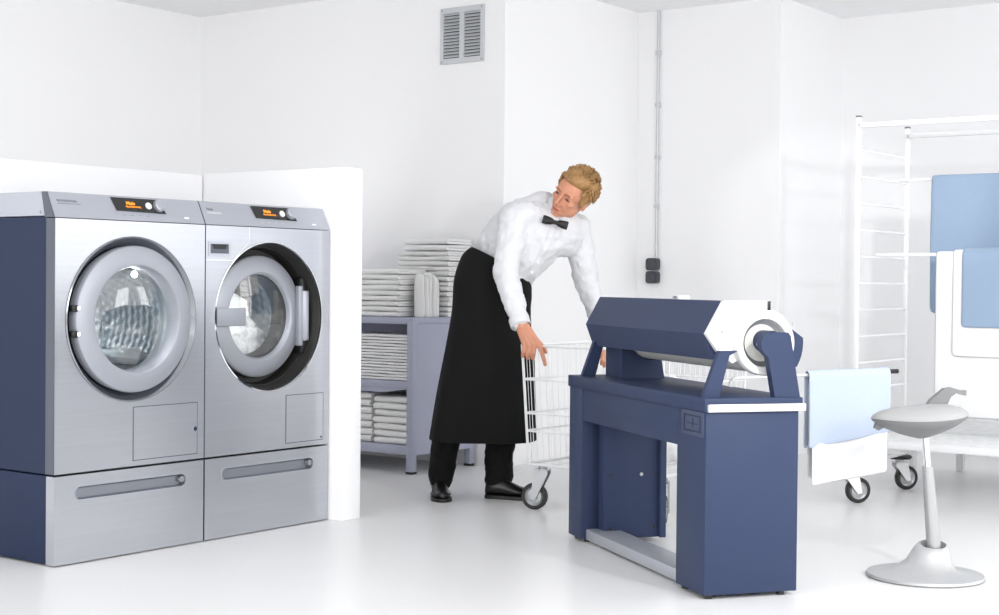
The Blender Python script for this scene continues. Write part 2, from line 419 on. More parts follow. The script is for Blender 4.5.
def machine(x, label, washer):
    t = thing('washing_machine' if washer else 'tumble_dryer', label, 'washing machine' if washer else 'dryer', (x, 0, FZ))
    H = .9035; dx, dz = .349, .545; ro = .303
    MB().box((.004, .062, .002), (.696, .72, .908), .004).build('cabinet', 'navy_side', t) if False else None
    # cabinet as an open-fronted shell so that the drum has room
    c = MB()
    c.box((.004, .048, .002), (.024, .72, .908)); c.box((.676, .048, .002), (.696, .72, .908))
    c.box((.02, .70, .004), (.68, .719, .906)); c.box((.02, .05, .004), (.68, .71, .02)); c.box((.02, .05, .888), (.68, .71, .906))
    c.build('cabinet', 'navy_side', t, smooth=False)
    fp = MB().plate_hole([(.0015, .003), (.6985, .003), (.6985, H), (.0015, H)], [circle(dx, dz, ro)], lambda a, b: (a, 0, b), lambda a, b: (a, .046, b)).build('front_panel', 'steel', t)
    MB().box((-.001, .001, .003), (.003, .047, H)).build('edge_trim', 'steel_dark', fp)
    # lid
    MB().box((.002, .052, .912), (.698, .72, .998), .003).build('lid', 'lid_grey', t)
    for sy in (.075,): MB().cyl((.002, sy + .01, .925), (-.001, sy + .01, .925), .006, seg=12).build('lid_screw', 'grey_metal', t)
    # sloped control panel
    z0, z1, yb = H + .003, .999, .047
    cp = MB().mesh([(.0015, 0, z0), (.6985, 0, z0), (.6985, .055, z0), (.0015, .055, z0), (.0015, yb - .004, z1 - .003), (.6985, yb - .004, z1 - .003), (.6985, .075, z1), (.0015, .075, z1)],
                   [(0, 1, 5, 4), (4, 5, 6, 7), (0, 3, 2, 1), (0, 4, 7, 3), (1, 2, 6, 5), (3, 7, 6, 2)]).build('control_panel', 'steel_light', t, smooth=False)
    MB().mesh([(-.001, .002, z0), (-.001, .055, z0), (-.001, .075, z1 - .002), (-.001, yb - .002, z1 - .002), (.003, .002, z0), (.003, .055, z0), (.003, .075, z1 - .002), (.003, yb - .002, z1 - .002)],
              [(0, 1, 2, 3), (4, 7, 6, 5), (0, 3, 7, 4), (0, 4, 5, 1), (1, 5, 6, 2), (2, 6, 7, 3)]).build('panel_end_cap', 'steel_dark', t, smooth=False)
    sl = Vector((0, yb - .004, z1 - .003 - z0)).normalized(); nm = Vector((1, 0, 0)).cross(sl)
    P = Matrix((Vector((1, 0, 0)), sl, nm)).transposed().to_4x4(); P.translation = Vector((0, 0, z0))
    def on(a, s, up=0): return P @ Vector((a, s, up))
    q = [(.272, .092), (.49, .092), (.505, .062), (.515, .034), (.284, .038)]
    dp = MB().prism(q, lambda a, s: on(a, s, .0003), lambda a, s: on(a, s, .003)).build('display', 'display', cp)
    T = lambda a, s, up=.0035: P @ Matrix.Translation((a, s, up))
    text('Miele', .019, 'display_text', 'amber', dp, T(.335, .064), bold=True)
    text('PROFESSIONAL', .0105, 'display_text', 'amber', dp, T(.33, .052))
    MB().cyl(on(.437, .062, 0), on(.437, .062, .008), .0135, seg=24).build('start_button', 'white_plastic', cp)
    k = MB(); k.lathe([(0, .02), (.021, .02), (.0245, .016), (.025, 0)], 32, T(.487, .064, .001)); k.build('selector_knob', 'steel_light', cp)
    text('PROFESSIONAL' if not washer else 'Miele', .016 if washer else .013, 'badge_text', 'print', cp, T(.028, .062, .0003), .0004)
    if washer: text('PROFESSIONAL', .011, 'badge_text', 'print_white', cp, T(.028, .048, .0003), .0004)
    else: MB().box((.028, 0, .0), (.128, .0006, .0015), mtx=T(0, .056, .0003) @ Matrix.Rotation(PI / 2, 4, 'X')).build('badge_line', 'print', cp)
    for i in range(4):
        text(('10', '20', '30', '4D')[i] if False else '\u2013\u2013', .014, 'button_mark', 'print' if not washer else 'print_white', cp, T(.305 + .038 * i, .018, .0003), .0004)
    MB().box((.60, 0, 0), (.624, .007, .0014), mtx=T(0, .018, .0002)).build('indicator', 'print_white', cp)
    Yf = lambda y: Matrix.Translation((dx, y, dz)) @ Matrix.Rotation(PI / 2, 4, 'X')    # local Z points out of the front
    if not washer:
        # polished bezel, bulging door ring and glass
        MB().lathe([(.304, -.004), (.304, .004), (.300, .006), (.297, .004), (.272, -.030), (.262, -.034)], 96, Yf(0)).build('chrome_bezel', 'bezel', t)
        door = MB().lathe([(.266, -.03), (.270, .006), (.267, .014), (.262, .017), (.203, .029), (.197, .027), (.191, .010), (.190, -.03), (.25, -.04)], 96, Yf(0)).build('door', 'door_silver', t)
        MB().lathe([(0, .004), (.08, .003), (.15, -.002), (.192, -.012)], 64, Yf(0)).build('door_glass', 'glass', door)
        for zz in (.042, -.05): MB().box((-.268, -.022, zz - .008), (-.252, .002, zz + .008), .003, mtx=Matrix.Translation((dx, 0, dz))).build('hinge_stud', 'white_metal', door)
        for zz in (.042, -.05): MB().box((-.285, -.02, zz - .012), (-.262, .006, zz + .012), .003, mtx=Matrix.Translation((dx, 0, dz))).build('hinge_block', 'black', door)
        drum(t, Yf(0), -.085, -.50)
        lp = MB().ell((dx + .055, .06, dz + .165), (.013, .009, .013)).build('drum_lamp', 'lamp', t)
        for a in (200, 320, 80):
            ca, sa = math.cos(R(a)), math.sin(R(a))
            MB().tube([(dx + ca * .25, .1, dz + sa * .25), (dx + ca * .235, .2, dz + sa * .235), (dx + ca * .235, .42, dz + sa * .235), (dx + ca * .25, .48, dz + sa * .25)], [.012, .03, .03, .012], 10).build('drum_rib', 'drum', t)
        fx = (.35, .665)
    else:
        MB().lathe([(.304, -.004), (.304, .004), (.299, .005), (.297, -.002)], 96, Yf(0)).build('chrome_bezel', 'chrome', t)
        MB().lathe([(.300, .002), (.292, -.012), (.272, -.072), (.266, -.095), (.10, -.10)], 96, Yf(0)).build('door_recess', 'black', t) if False else \
            MB().lathe([(.300, .002), (.292, -.012), (.276, -.075), (.270, -.10), (.20, -.105)], 96, Yf(0)).build('door_recess', 'rubber', t)
        MB().lathe([(.285, -.04), (.287, -.052), (.279, -.055)], 96, Yf(0)).build('recess_bead', 'rubber', t)
        door = MB().lathe([(.236, -.10), (.248, -.085), (.247, -.068), (.238, -.060), (.18, -.052), (.173, -.058), (.168, -.08), (.166, -.13)], 96, Yf(0)).build('door', 'door_silver', t)
        MB().lathe([(.168, -.075), (.163, -.09), (.158, -.15), (.172, -.16)], 64, Yf(0)).build('door_seal', 'rubber', door)
        MB().lathe([(0, -.068), (.1, -.07), (.168, -.076)], 64, Yf(0)).build('door_glass', 'glass', door)
        MB().box((-.252, .038, -.037), (-.095, .056, .037), .004, mtx=Matrix.Translation((dx, 0, dz))).build('hinge_plate', 'door_silver', door)
        h = MB().box((.205, .035, -.125), (.23, .06, .125), .005, mtx=Matrix.Translation((dx, 0, dz))).build('door_handle', 'door_silver', door)
        MB().box((.225, .03, -.105), (.262, .062, .105), .006, mtx=Matrix.Translation((dx, 0, dz))).build('latch_grip', 'steel_light', door)
        for zz in (-.13, .13): MB().box((.222, .04, zz - .028), (.262, .085, zz + .028), .004, mtx=Matrix.Translation((dx, 0, dz))).build('latch_block', 'black', door)
        drum(t, Yf(0), -.16, -.52)
        lp = MB().ell((dx - .07, .165, dz + .13), (.012, .009, .012)).build('drum_lamp', 'lamp', t)
        # detergent drawer and panel joints
        dd = MB().plate_hole([(.012, .785), (.128, .785), (.128, .842), (.012, .842)], [[(.022, .795), (.118, .795), (.118, .832), (.022, .832)]], lambda a, b: (a, -.003, b), lambda a, b: (a, .001, b)).build('detergent_drawer', 'steel_light', t, smooth=False)
        MB().box((.020, -.001, .793), (.120, .001, .834)).build('pull_recess', 'steel_dark', dd)
        MB().mesh([(.03, -.002, .830), (.11, -.002, .830), (.104, -.002, .812), (.04, -.002, .812)], [(0, 1, 2, 3)]).build('pull_grip', 'black', dd)
        g = MB(); g.box((.229, -.0012, .845), (.2325, .0005, H)); g.box((.002, -.0012, .768), (.142, .0005, .771))
        mm = Matrix.Translation((.229, 0, .846)) @ Matrix.Rotation(PI + .72, 4, 'Y') if False else None
        g.mesh([(.229, -.0012, .848), (.2325, -.0012, .846), (.145, -.0012, .768), (.140, -.0012, .770)], [(0, 1, 2, 3)])
        g.build('panel_joint', 'print_white', t, smooth=False)
        fx = (.443, .667)
    pl = bpy.data.lights.new('drum_light', 'POINT'); pl.energy = 1.0 if not washer else .8; pl.shadow_soft_size = .03
    po = bpy.data.objects.new('drum_light', pl); COL.objects.link(po); po.parent = t; po.location = (dx + (.03 if not washer else -.02), .10 if not washer else .17, dz + .13)
    # service flap
    z0f, z1f = .022, .222
    g = MB().plate_hole([(fx[0], z0f), (fx[1], z0f), (fx[1], z1f), (fx[0], z1f)], [[(fx[0] + .003, z0f + .003), (fx[1] - .003, z0f + .003), (fx[1] - .003, z1f - .003), (fx[0] + .003, z1f - .003)]], lambda a, b: (a, -.0012, b), lambda a, b: (a, .0005, b)).build('flap_joint', 'steel_dark', t, smooth=False)
    fl = MB().box((fx[0] + .003, -.0015, z0f + .003), (fx[1] - .003, .0005, z1f - .003)).build('service_flap', 'steel', t, smooth=False)
    MB().cyl((fx[1] - .014, -.0045 if not washer else -.003, .12 if not washer else .035), (fx[1] - .014, 0, .12 if not washer else .035), .009 if not washer else .005, seg=16).build('flap_lock', 'chrome' if not washer else 'steel_dark', fl)
    return t
machine(0, 'stainless front dryer at far left with empty honeycomb drum behind broad grey door ring', False)
machine(.703, 'stainless front washing machine next to the partition with white laundry behind its glass', True)
# laundry inside the washer
def laundry():
    random.seed(5)
    mb = MB()
    for i in range(12):
        mb.ell((random.uniform(-.12, .12), random.uniform(-.07, .10), random.uniform(-.08, .08)), (random.uniform(.05, .10), random.uniform(.04, .08), random.uniform(.05, .10)), u=16, v=10)
    mb.ell((0, .03, -.06), (.2, .12, .1))
    o = blend(mb, 'laundry', 'towel', None, .012, 3)
    crumple(o, .05, .05, 1); bake(o)
    o.scale = (1.2, 1.0, 1.2); o.location = (.703 + .41, .30, FZ + .475)
    tag(o, 'crumpled white laundry inside the washing machine drum', 'laundry')
laundry()

# ------------------------------------------------------------------ linen shelf with towel stacks
def shelf():
    t = thing('linen_shelf', 'lavender grey steel shelf unit stacked with white linen, behind the partition', 'shelf', (2.79, .69, 0))
    D, L = .54, 1.45
    for n, z0, z1 in (('top_shelf', .79, .825), ('middle_shelf', .448, .488), ('bottom_shelf', .10, .148)):
        MB().box((.004, .003, z0), (D - .004, L - .003, z1), .003).build(n, 'shelf', t)
    for x in (0, D - .04):
        for y in (0, L - .04):
            p = MB().box((x, y, .004), (x + .04, y + .04, .80), .003).build('leg', 'shelf', t)
            MB().box((x - .002, y - .002, 0), (x + .042, y + .042, .014), .003).build('foot_cap', 'black', p)
    for y in (0, L - .012):
        MB().box((.03, y - .0005, .10), (D - .03, y + .0115, .79)).build('end_panel', 'shelf', t)
    MB().box((D - .012, .03, .10), (D, L - .03, .79)).build('back_panel', 'shelf', t)
    MB().mesh([(.003, .04, .448), (.003, L - .04, .448), (.003, L - .2, .425), (.003, .2, .425), (.02, .04, .448), (.02, L - .04, .448), (.02, L - .2, .425), (.02, .2, .425)],
              [(0, 1, 2, 3), (7, 6, 5, 4), (0, 3, 7, 4), (1, 5, 6, 2), (3, 2, 6, 7), (0, 4, 5, 1)]).build('shelf_apron', 'shelf', t)
shelf()
def towel_mesh(dx, dy, h, seed, name='folded_towel', m='towel'):
    """a towel folded in half: C profile with the fold towards -X"""
    random.seed(seed)
    h *= .90 if h > .02 else .82; r = h / 2; g = h * .06
    prof = []
    n = 6
    prof += [(dx, -r), (dx, -g), (r * 1.4, -g * .5), (r * 1.4, g * .5), (dx - .006, g), (dx - .006, r)]
    for k in range(n + 1):
        a = PI / 2 + PI * k / n; prof.append((r + r * math.cos(a) * 1.0, r * math.sin(a)))
    rings = []
    ys = [0, .003, .01] + [dy * k / 6 for k in range(1, 6)] + [dy - .01, dy - .003, dy]
    for i, y in enumerate(ys):
        sh = .86 if i in (0, len(ys) - 1) else (.96 if i in (1, len(ys) - 2) else 1)
        w = .0015 * math.sin(y * 37 + seed)
        rings.append([Vector((px + w, y, r + pz * sh + .0012 * math.sin(px * 25 + y * 21 + seed * 2))) for px, pz in prof])
    return MB().loft(rings).build(name, m, None, angle=50)
def stack(x, y, z, dx, dy, n, h, name, lab, group, seed=0, jit=.006, mname='towel'):
    protos = [towel_mesh(dx, dy, h * 1.0, seed + i, name, mname) for i in range(min(3, n))]
    random.seed(seed)
    for i in range(n):
        o = protos[i] if i < len(protos) else protos[i % len(protos)].copy()
        if i >= len(protos): COL.objects.link(o)
        o.location = (x + random.uniform(-jit, jit), y + random.uniform(-jit, jit), z + i * h + .0005)
        o.rotation_euler = (0, 0, R(random.uniform(-.6, .6)))
        pos = 'topmost' if i == n - 1 else ('lowest' if i == 0 else '%s from the bottom' % ORD[i])
        tag(o, lab % pos, 'towel', group)
ORD = ['', 'second', 'third', 'fourth', 'fifth', 'sixth', 'seventh', 'eighth', 'ninth', 'tenth', 'eleventh', 'twelfth', 'thirteenth', 'fourteenth', 'fifteenth', 'sixteenth', 'seventeenth']
ZT = .826
stack(2.815, .815, ZT, .235, .40, 9, .0285, 'folded_towel', 'folded white towel, %s in the front stack on the shelf top', 'front towel stack on the shelf top', 1)
stack(3.085, .69, ZT, .235, .36, 13, .0275, 'folded_towel', 'folded white towel, %s in the tall rear stack on the shelf top', 'rear towel stack on the shelf top', 11)
stack(3.08, .70, ZT + 13 * .0275 + .001, .22, .30, 2, .034, 'folded_sheet', 'thick folded white sheet, %s of the pair crowning the tall rear stack', 'sheets on top of the rear stack', 21, .004, 'linen')
stack(2.815, .735, .489, .30, .52, 15, .0163, 'folded_napkin', 'flat folded white linen, %s in the middle shelf stack', 'linen on the middle shelf', 31, .003, 'linen')
stack(2.815, .745, .149, .30, .235, 7, .0365, 'folded_towel', 'folded white towel, %s in the bottom shelf stack nearest the corner leg', 'right towel stack on the bottom shelf', 41)
stack(2.815, 1.0, .149, .30, .25, 7, .0385, 'folded_towel', 'folded white towel, %s in the bottom shelf stack nearest the partition', 'left towel stack on the bottom shelf', 51)
def upright_bundle():
    # pleated linens standing on edge in front of the stack
    random.seed(9)
    for i in range(5):
        x = 2.915 + i * .032; hgt = (.232, .215, .238, .228, .21)[i]
        pts = []
        n = 14
        for k in range(n):
            a = 2 * PI * k / n
            pts.append((.0155 * math.cos(a) * (1.0), .032 * math.sin(a)))
        rings = []
        for j, z in enumerate((0, .01, .06, .12, .17, hgt - .02, hgt - .006, hgt)):
            s = (0.9, 1, 1.02, 1, 1.0, .96, .75, .35)[j]
            rings.append([Vector((px * s + .003 * math.sin(z * 30 + i), py * s * (1 + .05 * math.sin(i * 2 + z * 20)), z)) for px, py in pts])
        o = MB().loft(rings).build('rolled_towel', 'towel', None, angle=60)
        o.location = (x, .752 - .006 * (i % 2), ZT)
        tag(o, 'white towel folded upright before the front stack, %s counting from its left edge' % ('first', 'second', 'third', 'fourth', 'fifth')[i], 'towel', 'upright towels on the shelf top')
upright_bundle()

# ------------------------------------------------------------------ casters shared by cart and rack
def caster(parent, x, y, z_top, ang, r=.055, disc=False, fork='white_metal'):
    """swivel caster as one part with wheel, tyre and disc under it"""
    m = Matrix.Translation((x, y, 0)) @ Matrix.Rotation(ang, 4, 'Z')
    f = MB()
    for s in (-1, 1):
        f.prism([(-.018, .02 + r), (.022, .03 + r), (.03, z_top - .03), (-.03, z_top - .03)] if False else [(-.052, r - .012), (-.03, r - .016), (.028, z_top - .035), (.028, z_top - .018), (-.035, z_top - .018)],
                lambda a, b: m @ Vector((a + .02, s * .022, b)), lambda a, b: m @ Vector((a + .02, s * .025, b)))
    f.merge(MBbox((-.018, -.025, z_top - .02), (.05, .025, z_top - .014)), m)
    f.cyl(m @ Vector((.02, 0, z_top - .014)), m @ Vector((.02, 0, z_top)), .02, seg=16)
    c = f.build('caster', fork, parent)
    wc = m @ Vector((-.018, 0, r)); ax = m.to_3x3() @ Vector((0, 1, 0))
    wm = Matrix.Translation(wc) @ ax.to_track_quat('Z', 'Y').to_matrix().to_4x4()
    MB().lathe([(r * .70, -.014), (r * .92, -.014), (r, -.008), (r, .008), (r * .92, .014), (r * .70, .014)], 36, wm, closed=True).build('tyre', 'rubber', c)
    MB().lathe([(.0, -.016), (r * .22, -.016), (r * .25, -.010), (r * .55, -.008), (r * .70, -.013), (r * .70, .013), (r * .55, .008), (r * .25, .010), (r * .22, .016), (0, .016)], 36, wm).build('wheel', 'grey_metal', c)
    if disc:
        MB().lathe([(0, z_top + .018), (.055, z_top + .018), (.062, z_top + .010), (.055, z_top), (0, z_top)], 32, Matrix.Translation(m @ Vector((.02, 0, 0)))).build('bumper_disc', 'rubber', c)
    return c
def MBbox(lo, hi, bev=0):
    t = bmesh.new(); bmesh.ops.create_cube(t, size=1)
    for v in t.verts: v.co = Vector([(lo[i] + hi[i]) / 2 + v.co[i] * (hi[i] - lo[i]) for i in range(3)])
    return t

# ------------------------------------------------------------------ wire laundry cart
def wire_cart():
    t = thing('laundry_cart', 'white wire laundry cart on casters, held by the man', 'cart', (2.168, -.445, 0))
    # local: x 0..W along the near rail the man holds, y 0..-D towards the ironer
    Wd, Dp, zt, zb = .74, .76, .735, .205
    def corner(i, s):     # s: 0 bottom .. 1 top
        k = .022 * (1 - s)
        return [(k, -k * 1.2), (Wd - k, -k * 1.2), (Wd - k, -Dp + k * 1.2), (k, -Dp + k * 1.2)][i]
    def loop(s, r, name, z=None):
        z = zb + (zt - zb) * s if z is None else z
        pts = []
        for i in range(4):
            a = Vector((*corner(i, s), z)); p = Vector((*corner((i - 1) % 4, s), z)); n = Vector((*corner((i + 1) % 4, s), z))
            for k in range(5):
                u = k / 4; q0 = a + (p - a).normalized() * .03; q1 = a + (n - a).normalized() * .03
                pts.append((q0.lerp(a, u)).lerp(a.lerp(q1, u), u))
        pts.append(pts[0])
        MB().tube(pts, r, 8, cap=False).build(name, 'white_metal', t)
    loop(1, .0065, 'top_rail'); loop(.0, .006, 'bottom_frame')
    for s in (.28, .43, .715): loop(s, .0045, 'hoop_wire')
    for i in range(4):
        n = 15
        for k in range(n):
            a = k / n; c0, c1 = Vector(corner(i, 0)), Vector(corner((i + 1) % 4, 0)); d0, d1 = Vector(corner(i, 1)), Vector(corner((i + 1) % 4, 1))
            lo, hi = c0.lerp(c1, a), d0.lerp(d1, a)
            if k == 0: continue
            MB().tube([(*lo, zb), (*hi, zt)], .0016, 6).build('wire', 'white_metal', t)
    for i in range(4):
        lo, hi = Vector(corner(i, 0)), Vector(corner(i, 1)); ins = Vector((Wd / 2, -Dp / 2)) - hi; ins.normalize()
        for e in (.010, .034):
            a = lo + ins * .012; b = hi + ins * .012
            side = Vector((-ins.y, ins.x)) * (e - .022)
            MB().tube([(a.x + side.x, a.y + side.y, zb - .005), (b.x + side.x, b.y + side.y, zt - .003)], .0045, 8).build('corner_post', 'white_metal', t)
    fl = MB()
    for k in range(1, 9):
        y = -.08 - (Dp - .16) * k / 9; fl.tube([(.055, y, zb), (Wd - .055, y, zb)], .003, 6)
    fl.build('wire_floor', 'white_metal', t)
    for i, an in enumerate((R(288), R(35), R(120), R(205))):
        x, y = corner(i, 0)
        caster(t, x + (.035 if i in (0, 3) else -.02), y + (-.045 if i < 2 else .02), .197, an, .060, fork='grey_metal')
    return t
wire_cart()
def sheet_heap(name, loc, rad, seed, label, voxel=.016):
    random.seed(seed); mb = MB()
    for i in range(14):
        a = random.uniform(0, 2 * PI); q = random.uniform(0, .75)
        mb.ell((rad[0] * q * math.cos(a), rad[1] * q * math.sin(a), rad[2] * random.uniform(-.55, .6) * (1 - q * .5)), (rad[0] * random.uniform(.25, .45), rad[1] * random.uniform(.25, .45), rad[2] * random.uniform(.2, .4)), u=14, v=10)
    mb.ell((0, 0, -rad[2] * .25), (rad[0] * .9, rad[1] * .9, rad[2] * .7))
    o = blend(mb, name, 'linen', None, voxel, 2)
    crumple(o, .07, .08); bake(o)
    zmin = min(v.co.z for v in o.data.vertices)
    o.location = (loc[0], loc[1], loc[2] - zmin)
    tag(o, label, 'laundry', 'laundry in the cart'); return o
sheet_heap('rumpled_sheet', (2.56, -.72, .212), (.26, .14, .17), 3, 'rumpled white sheet heaped in the cart end beside the man')
sheet_heap('rumpled_sheet', (2.56, -1.0, .212), (.27, .15, .22), 4, 'rumpled white sheet heaped highest in the cart behind the ironer')

# ------------------------------------------------------------------ rotary ironer
def ironer():
    t = thing('rotary_ironer', 'navy blue rotary ironer with white end cap and roller, in the foreground', 'ironing machine', (.961, -2.047, 0), R(-35.92))
    L, D, zt = 1.2655, .3503, .6495
    V = Vector
    # table top
    tt = MB().box((-.004, 0, zt - .045), (D, L, zt), .004).build('table_top', 'navy', t)
    MB().box((.006, -.012, zt - .0445), (D + .006, .004, zt - .019), .004).build('edge_strip', 'alu', tt)
    # pedestals
    p = MB().box((.003, .003, .014), (D - .014, .225, zt - .045), .003).build('pedestal', 'navy', t)
    for x, y in ((.03, .03), (D - .06, .03), (.03, .2), (D - .06, .2)): MB().cyl((x, y, 0), (x, y, .016), .014, seg=14).build('foot', 'black', p)
    p = MB().box((.003, L - .145, .014), (.075, L - .004, zt - .045), .003).build('pedestal', 'navy', t)
    for x, y in ((.035, L - .03), (.04, L - .12)): MB().cyl((x, y, 0), (x, y, .016), .014, seg=14).build('foot', 'black', p)
    p = MB().box((.075, L - .205, .02), (D - .045, L - .01, zt - .045), .004).build('drive_housing', 'navy', t)
    MB().box((D - .047, L - .225, .02), (D - .02, L - .01, zt - .045), .003).build('housing_cover', 'navy', p)
    for z in (.06, .27, .47):
        MB().cyl((.10, L - .205, z), (.10, L - .208, z), .006, seg=12).build('screw', 'black', p)
        MB().cyl((D - .06, L - .205, z), (D - .06, L - .208, z), .006, seg=12).build('screw', 'black', p)
    MB().cyl((.23, L - .204, .27), (.23, L - .210, .27), .007, seg=14).build('lock', 'grey_metal', p)
    # long beam below the table
    MB().box((.006, .225, .478), (.034, L - .145, zt - .045), .003).build('front_beam', 'navy', t)
    bg = MB().box((-.0015, .012, .522), (.0035, .182, .603), .002).build('badge_plate', 'badge', t)
    g = MB()
    for q in ((.035, .535, .16, .54), (.035, .585, .16, .59), (.035, .54, .04, .585), (.155, .54, .16, .585), (.06, .56, .135, .5635), (.09, .55, .094, .58)):
        g.box((-.0028, q[0], q[1]), (-.001, q[2], q[3]))
    g.build('badge_emblem', 'navy_side', bg, smooth=False)
    # foot board
    fb = MB().box((.025, .22, .010), (.15, L - .14, .052), .004).build('foot_board', 'footboard', t)
    # press head: folded sheet hood along the roller
    b0, b1 = .112, 1.195
    prof = [(.102, .962), (.27, .959), (.30, .90), (.27, .89), (.16, .87), (.105, .79), (.076, .768), (.043, .854)]
    MB().prism(prof, lambda a, z: V((a, b0, z)), lambda a, z: V((a, b1, z))).build('press_hood', 'navy', t, smooth=False)
    # end cap
    cc, cr = V((.247, 0, .824)), .108
    def arcp(r, a0, a1, n=18): return [(cc.x + r * math.cos(R(a0 + (a1 - a0) * k / n)), cc.z + r * math.sin(R(a0 + (a1 - a0) * k / n))) for k in range(n + 1)]
    cap = [(.105, .9625), (.268, .9625), (.272, .935), (.30, .925)] + arcp(.117, 50, -30, 10)[0:1] + arcp(.09, 50, 235, 22) + [(.160, .768), (.137, .757), (.083, .797), (.043, .854)]
    pc = MB().prism(cap, lambda a, z: V((a, .090, z)), lambda a, z: V((a, .113, z))).build('end_cap', 'white_plastic', t)
    MB().box((.262, .088, .932), (.274, .115, .962), .001).build('cap_notch', 'black', pc)
    for a, z in ((.196, .925), (.098, .86), (.36, .885)): MB().cyl((a, .0905, z), (a, .088, z), .0055, seg=12).build('screw', 'grey_metal', pc)
    # roller
    rl = MB().cyl((cc.x, .10, cc.z), (cc.x, 1.17, cc.z), .100, seg=72).build('roller', 'roller_cloth', t)
    RM = Matrix.Translation((cc.x, .07, cc.z)) @ Matrix.Rotation(PI / 2, 4, 'X')
    MB().lathe([(.103, -.05), (.108, -.03), (.108, -.004), (.104, .002), (.086, .002), (.080, -.002), (.078, -.03)], 72, RM).build('roller_rim', 'white_plastic', rl)
    MB().lathe([(.079, -.024), (.05, -.034), (.0, -.036)], 48, RM).build('roller_dish', 'grey_metal', rl)
    MB().cyl((cc.x + .005, .105, cc.z + .006), (cc.x + .005, .03, cc.z + .006), .036, seg=36).build('roller_hub', 'navy', rl)
    MB().cyl((cc.x - .032, .06, cc.z - .004), (cc.x - .03, .045, cc.z - .004), .008, seg=12).build('hub_bolt', 'grey_metal', rl)
    # bearing arm at the near end
    hub = (.272, .836); rr = .037
    pts = [(.349, zt - .001), (.215, zt - .001), (.208, .70), (.226, .775)]
    pts = [(.252, zt - .002), (.343, zt - .002), (.306, .850), (.297, .861), (.262, .862)] + [(.236 + .037 * math.cos(R(a)), .822 + .037 * math.sin(R(a))) for a in range(75, 231, 15)] + [(.226, .780)]
    MB().prism(pts, lambda a, z: V((a, .008, z)), lambda a, z: V((a, .04, z))).build('bearing_arm', 'navy', t)
    # rear guard sickle
    gp = [(cc.x + .116 * math.cos(R(a)), cc.z + .116 * math.sin(R(a))) for a in range(-45, 29, 7)] + [(cc.x + .153 * math.cos(R(a)), cc.z + .153 * math.sin(R(a))) for a in (6, 0, -8, -16, -24, -32)]
    MB().prism(gp, lambda a, z: V((a, .095, z)), lambda a, z: V((a, .16, z))).build('rear_guard', 'navy', t, smooth=False)
    # struts holding the hood
    for y in (.045, 1.15):
        MB().prism([(.012, zt - .002), (.068, zt - .002), (.105, .785), (.135, .80), (.07, .80), (.062, .785)], lambda a, z: V((a, y, z)), lambda a, z: V((a, y + .022, z))).build('hood_strut', 'navy', t, smooth=False)
    # far roller support
    sp = [(.12, zt - .002), (.298, zt - .002), (.284, .728)] + [(cc.x + .104 * math.cos(R(a)), cc.z + .104 * math.sin(R(a))) for a in (-70, -80, -95, -110, -125, -140, -155)] + [(.12, .80)]
    sp = [(a, z) for a, z in sp]
    MB().prism(sp, lambda a, z: V((a, 1.00, z)), lambda a, z: V((a, 1.17, z))).build('roller_support', 'navy', t, smooth=False)
    # finger guard switch on the hood and rear rail
    sw = MB().box((.20, .66, .958), (.245, .72, .975), .003).build('hood_switch', 'white_plastic', t)
    MB().box((.198, .675, .963), (.2, .685, .972)).build('switch_key', 'grey_metal', sw)
    MB().box((.198, .69, .963), (.2, .70, .972)).build('switch_key', 'grey_metal', sw)
    rail = MB().tube([(.335, .50, .640), (.335, .50, .668), (.345, .50, .678), (.36, .50, .680), (1.0, .50, .699)], .0065, 12).build('linen_rail', 'alu', t)
    MB().tube([(.985, .50, .6986), (1.020, .50, .6996)], .0085, 12).build('rail_cap', 'black', rail)
    return t
IR = ironer()
IM = Matrix.Translation((.961, -2.047, 0)) @ Matrix.Rotation(R(-35.92), 4, 'Z')

# ------------------------------------------------------------------ draped towels
def drape(name, m, p0, p1, front, back, label, group, th=.006, wave=.006, side=None, rad=.012, front2=None, seed=0, cat='towel', nx=24):
    """cloth hung over a bar p0-p1: front falls on the `side` direction, back on the other; own thickness"""
    p0, p1 = Vector(p0), Vector(p1); ax = (p1 - p0); ln = ax.length; ax.normalize()
    sd = Vector(side).normalized(); front2 = front if front2 is None else front2
    rows = []
    N = 26
    for i in range(nx + 1):
        s = i / nx; base = p0 + (p1 - p0) * s
        f = front + (front2 - front) * s
        line = []
        for k in range(N + 1):
            q = k / N
            if q < .45:
                d = f * (1 - q / .45); w = wave * math.sin(s * 9 + seed + d * 4) * min(1, d * 4)
                line.append(base + sd * (rad + w + .01 * d) - Vector((0, 0, d)))
            elif q <= .55:
                a = PI * (q - .45) / .1
                line.append(base + sd * rad * math.cos(a) + Vector((0, 0, rad * math.sin(a))))
            else:
                d = back * (q - .55) / .45; w = wave * math.sin(s * 7 + seed * 2 + d * 5) * min(1, d * 4)
                line.append(base - sd * (rad + w + .01 * d) - Vector((0, 0, d)))
        rows.append(line)
    mb = MB(); vs = [[mb.bm.verts.new(p) for p in r] for r in rows]
    for a, b in zip(vs, vs[1:]):
        for k in range(N): mb.bm.faces.new((a[k], a[k + 1], b[k + 1], b[k]))
    o = mb.build(name, m, None, angle=80)
    sm = o.modifiers.new('t', 'SOLIDIFY'); sm.thickness = th; sm.offset = 1 if False else 0
    bv = o.modifiers.new('s', 'SUBSURF'); bv.levels = 1; bv.render_levels = 1
    bake(o)
    c = o.data.vertices and p0
    for v in o.data.vertices: v.co -= c
    o.location = c
    return tag(o, label, cat, group)

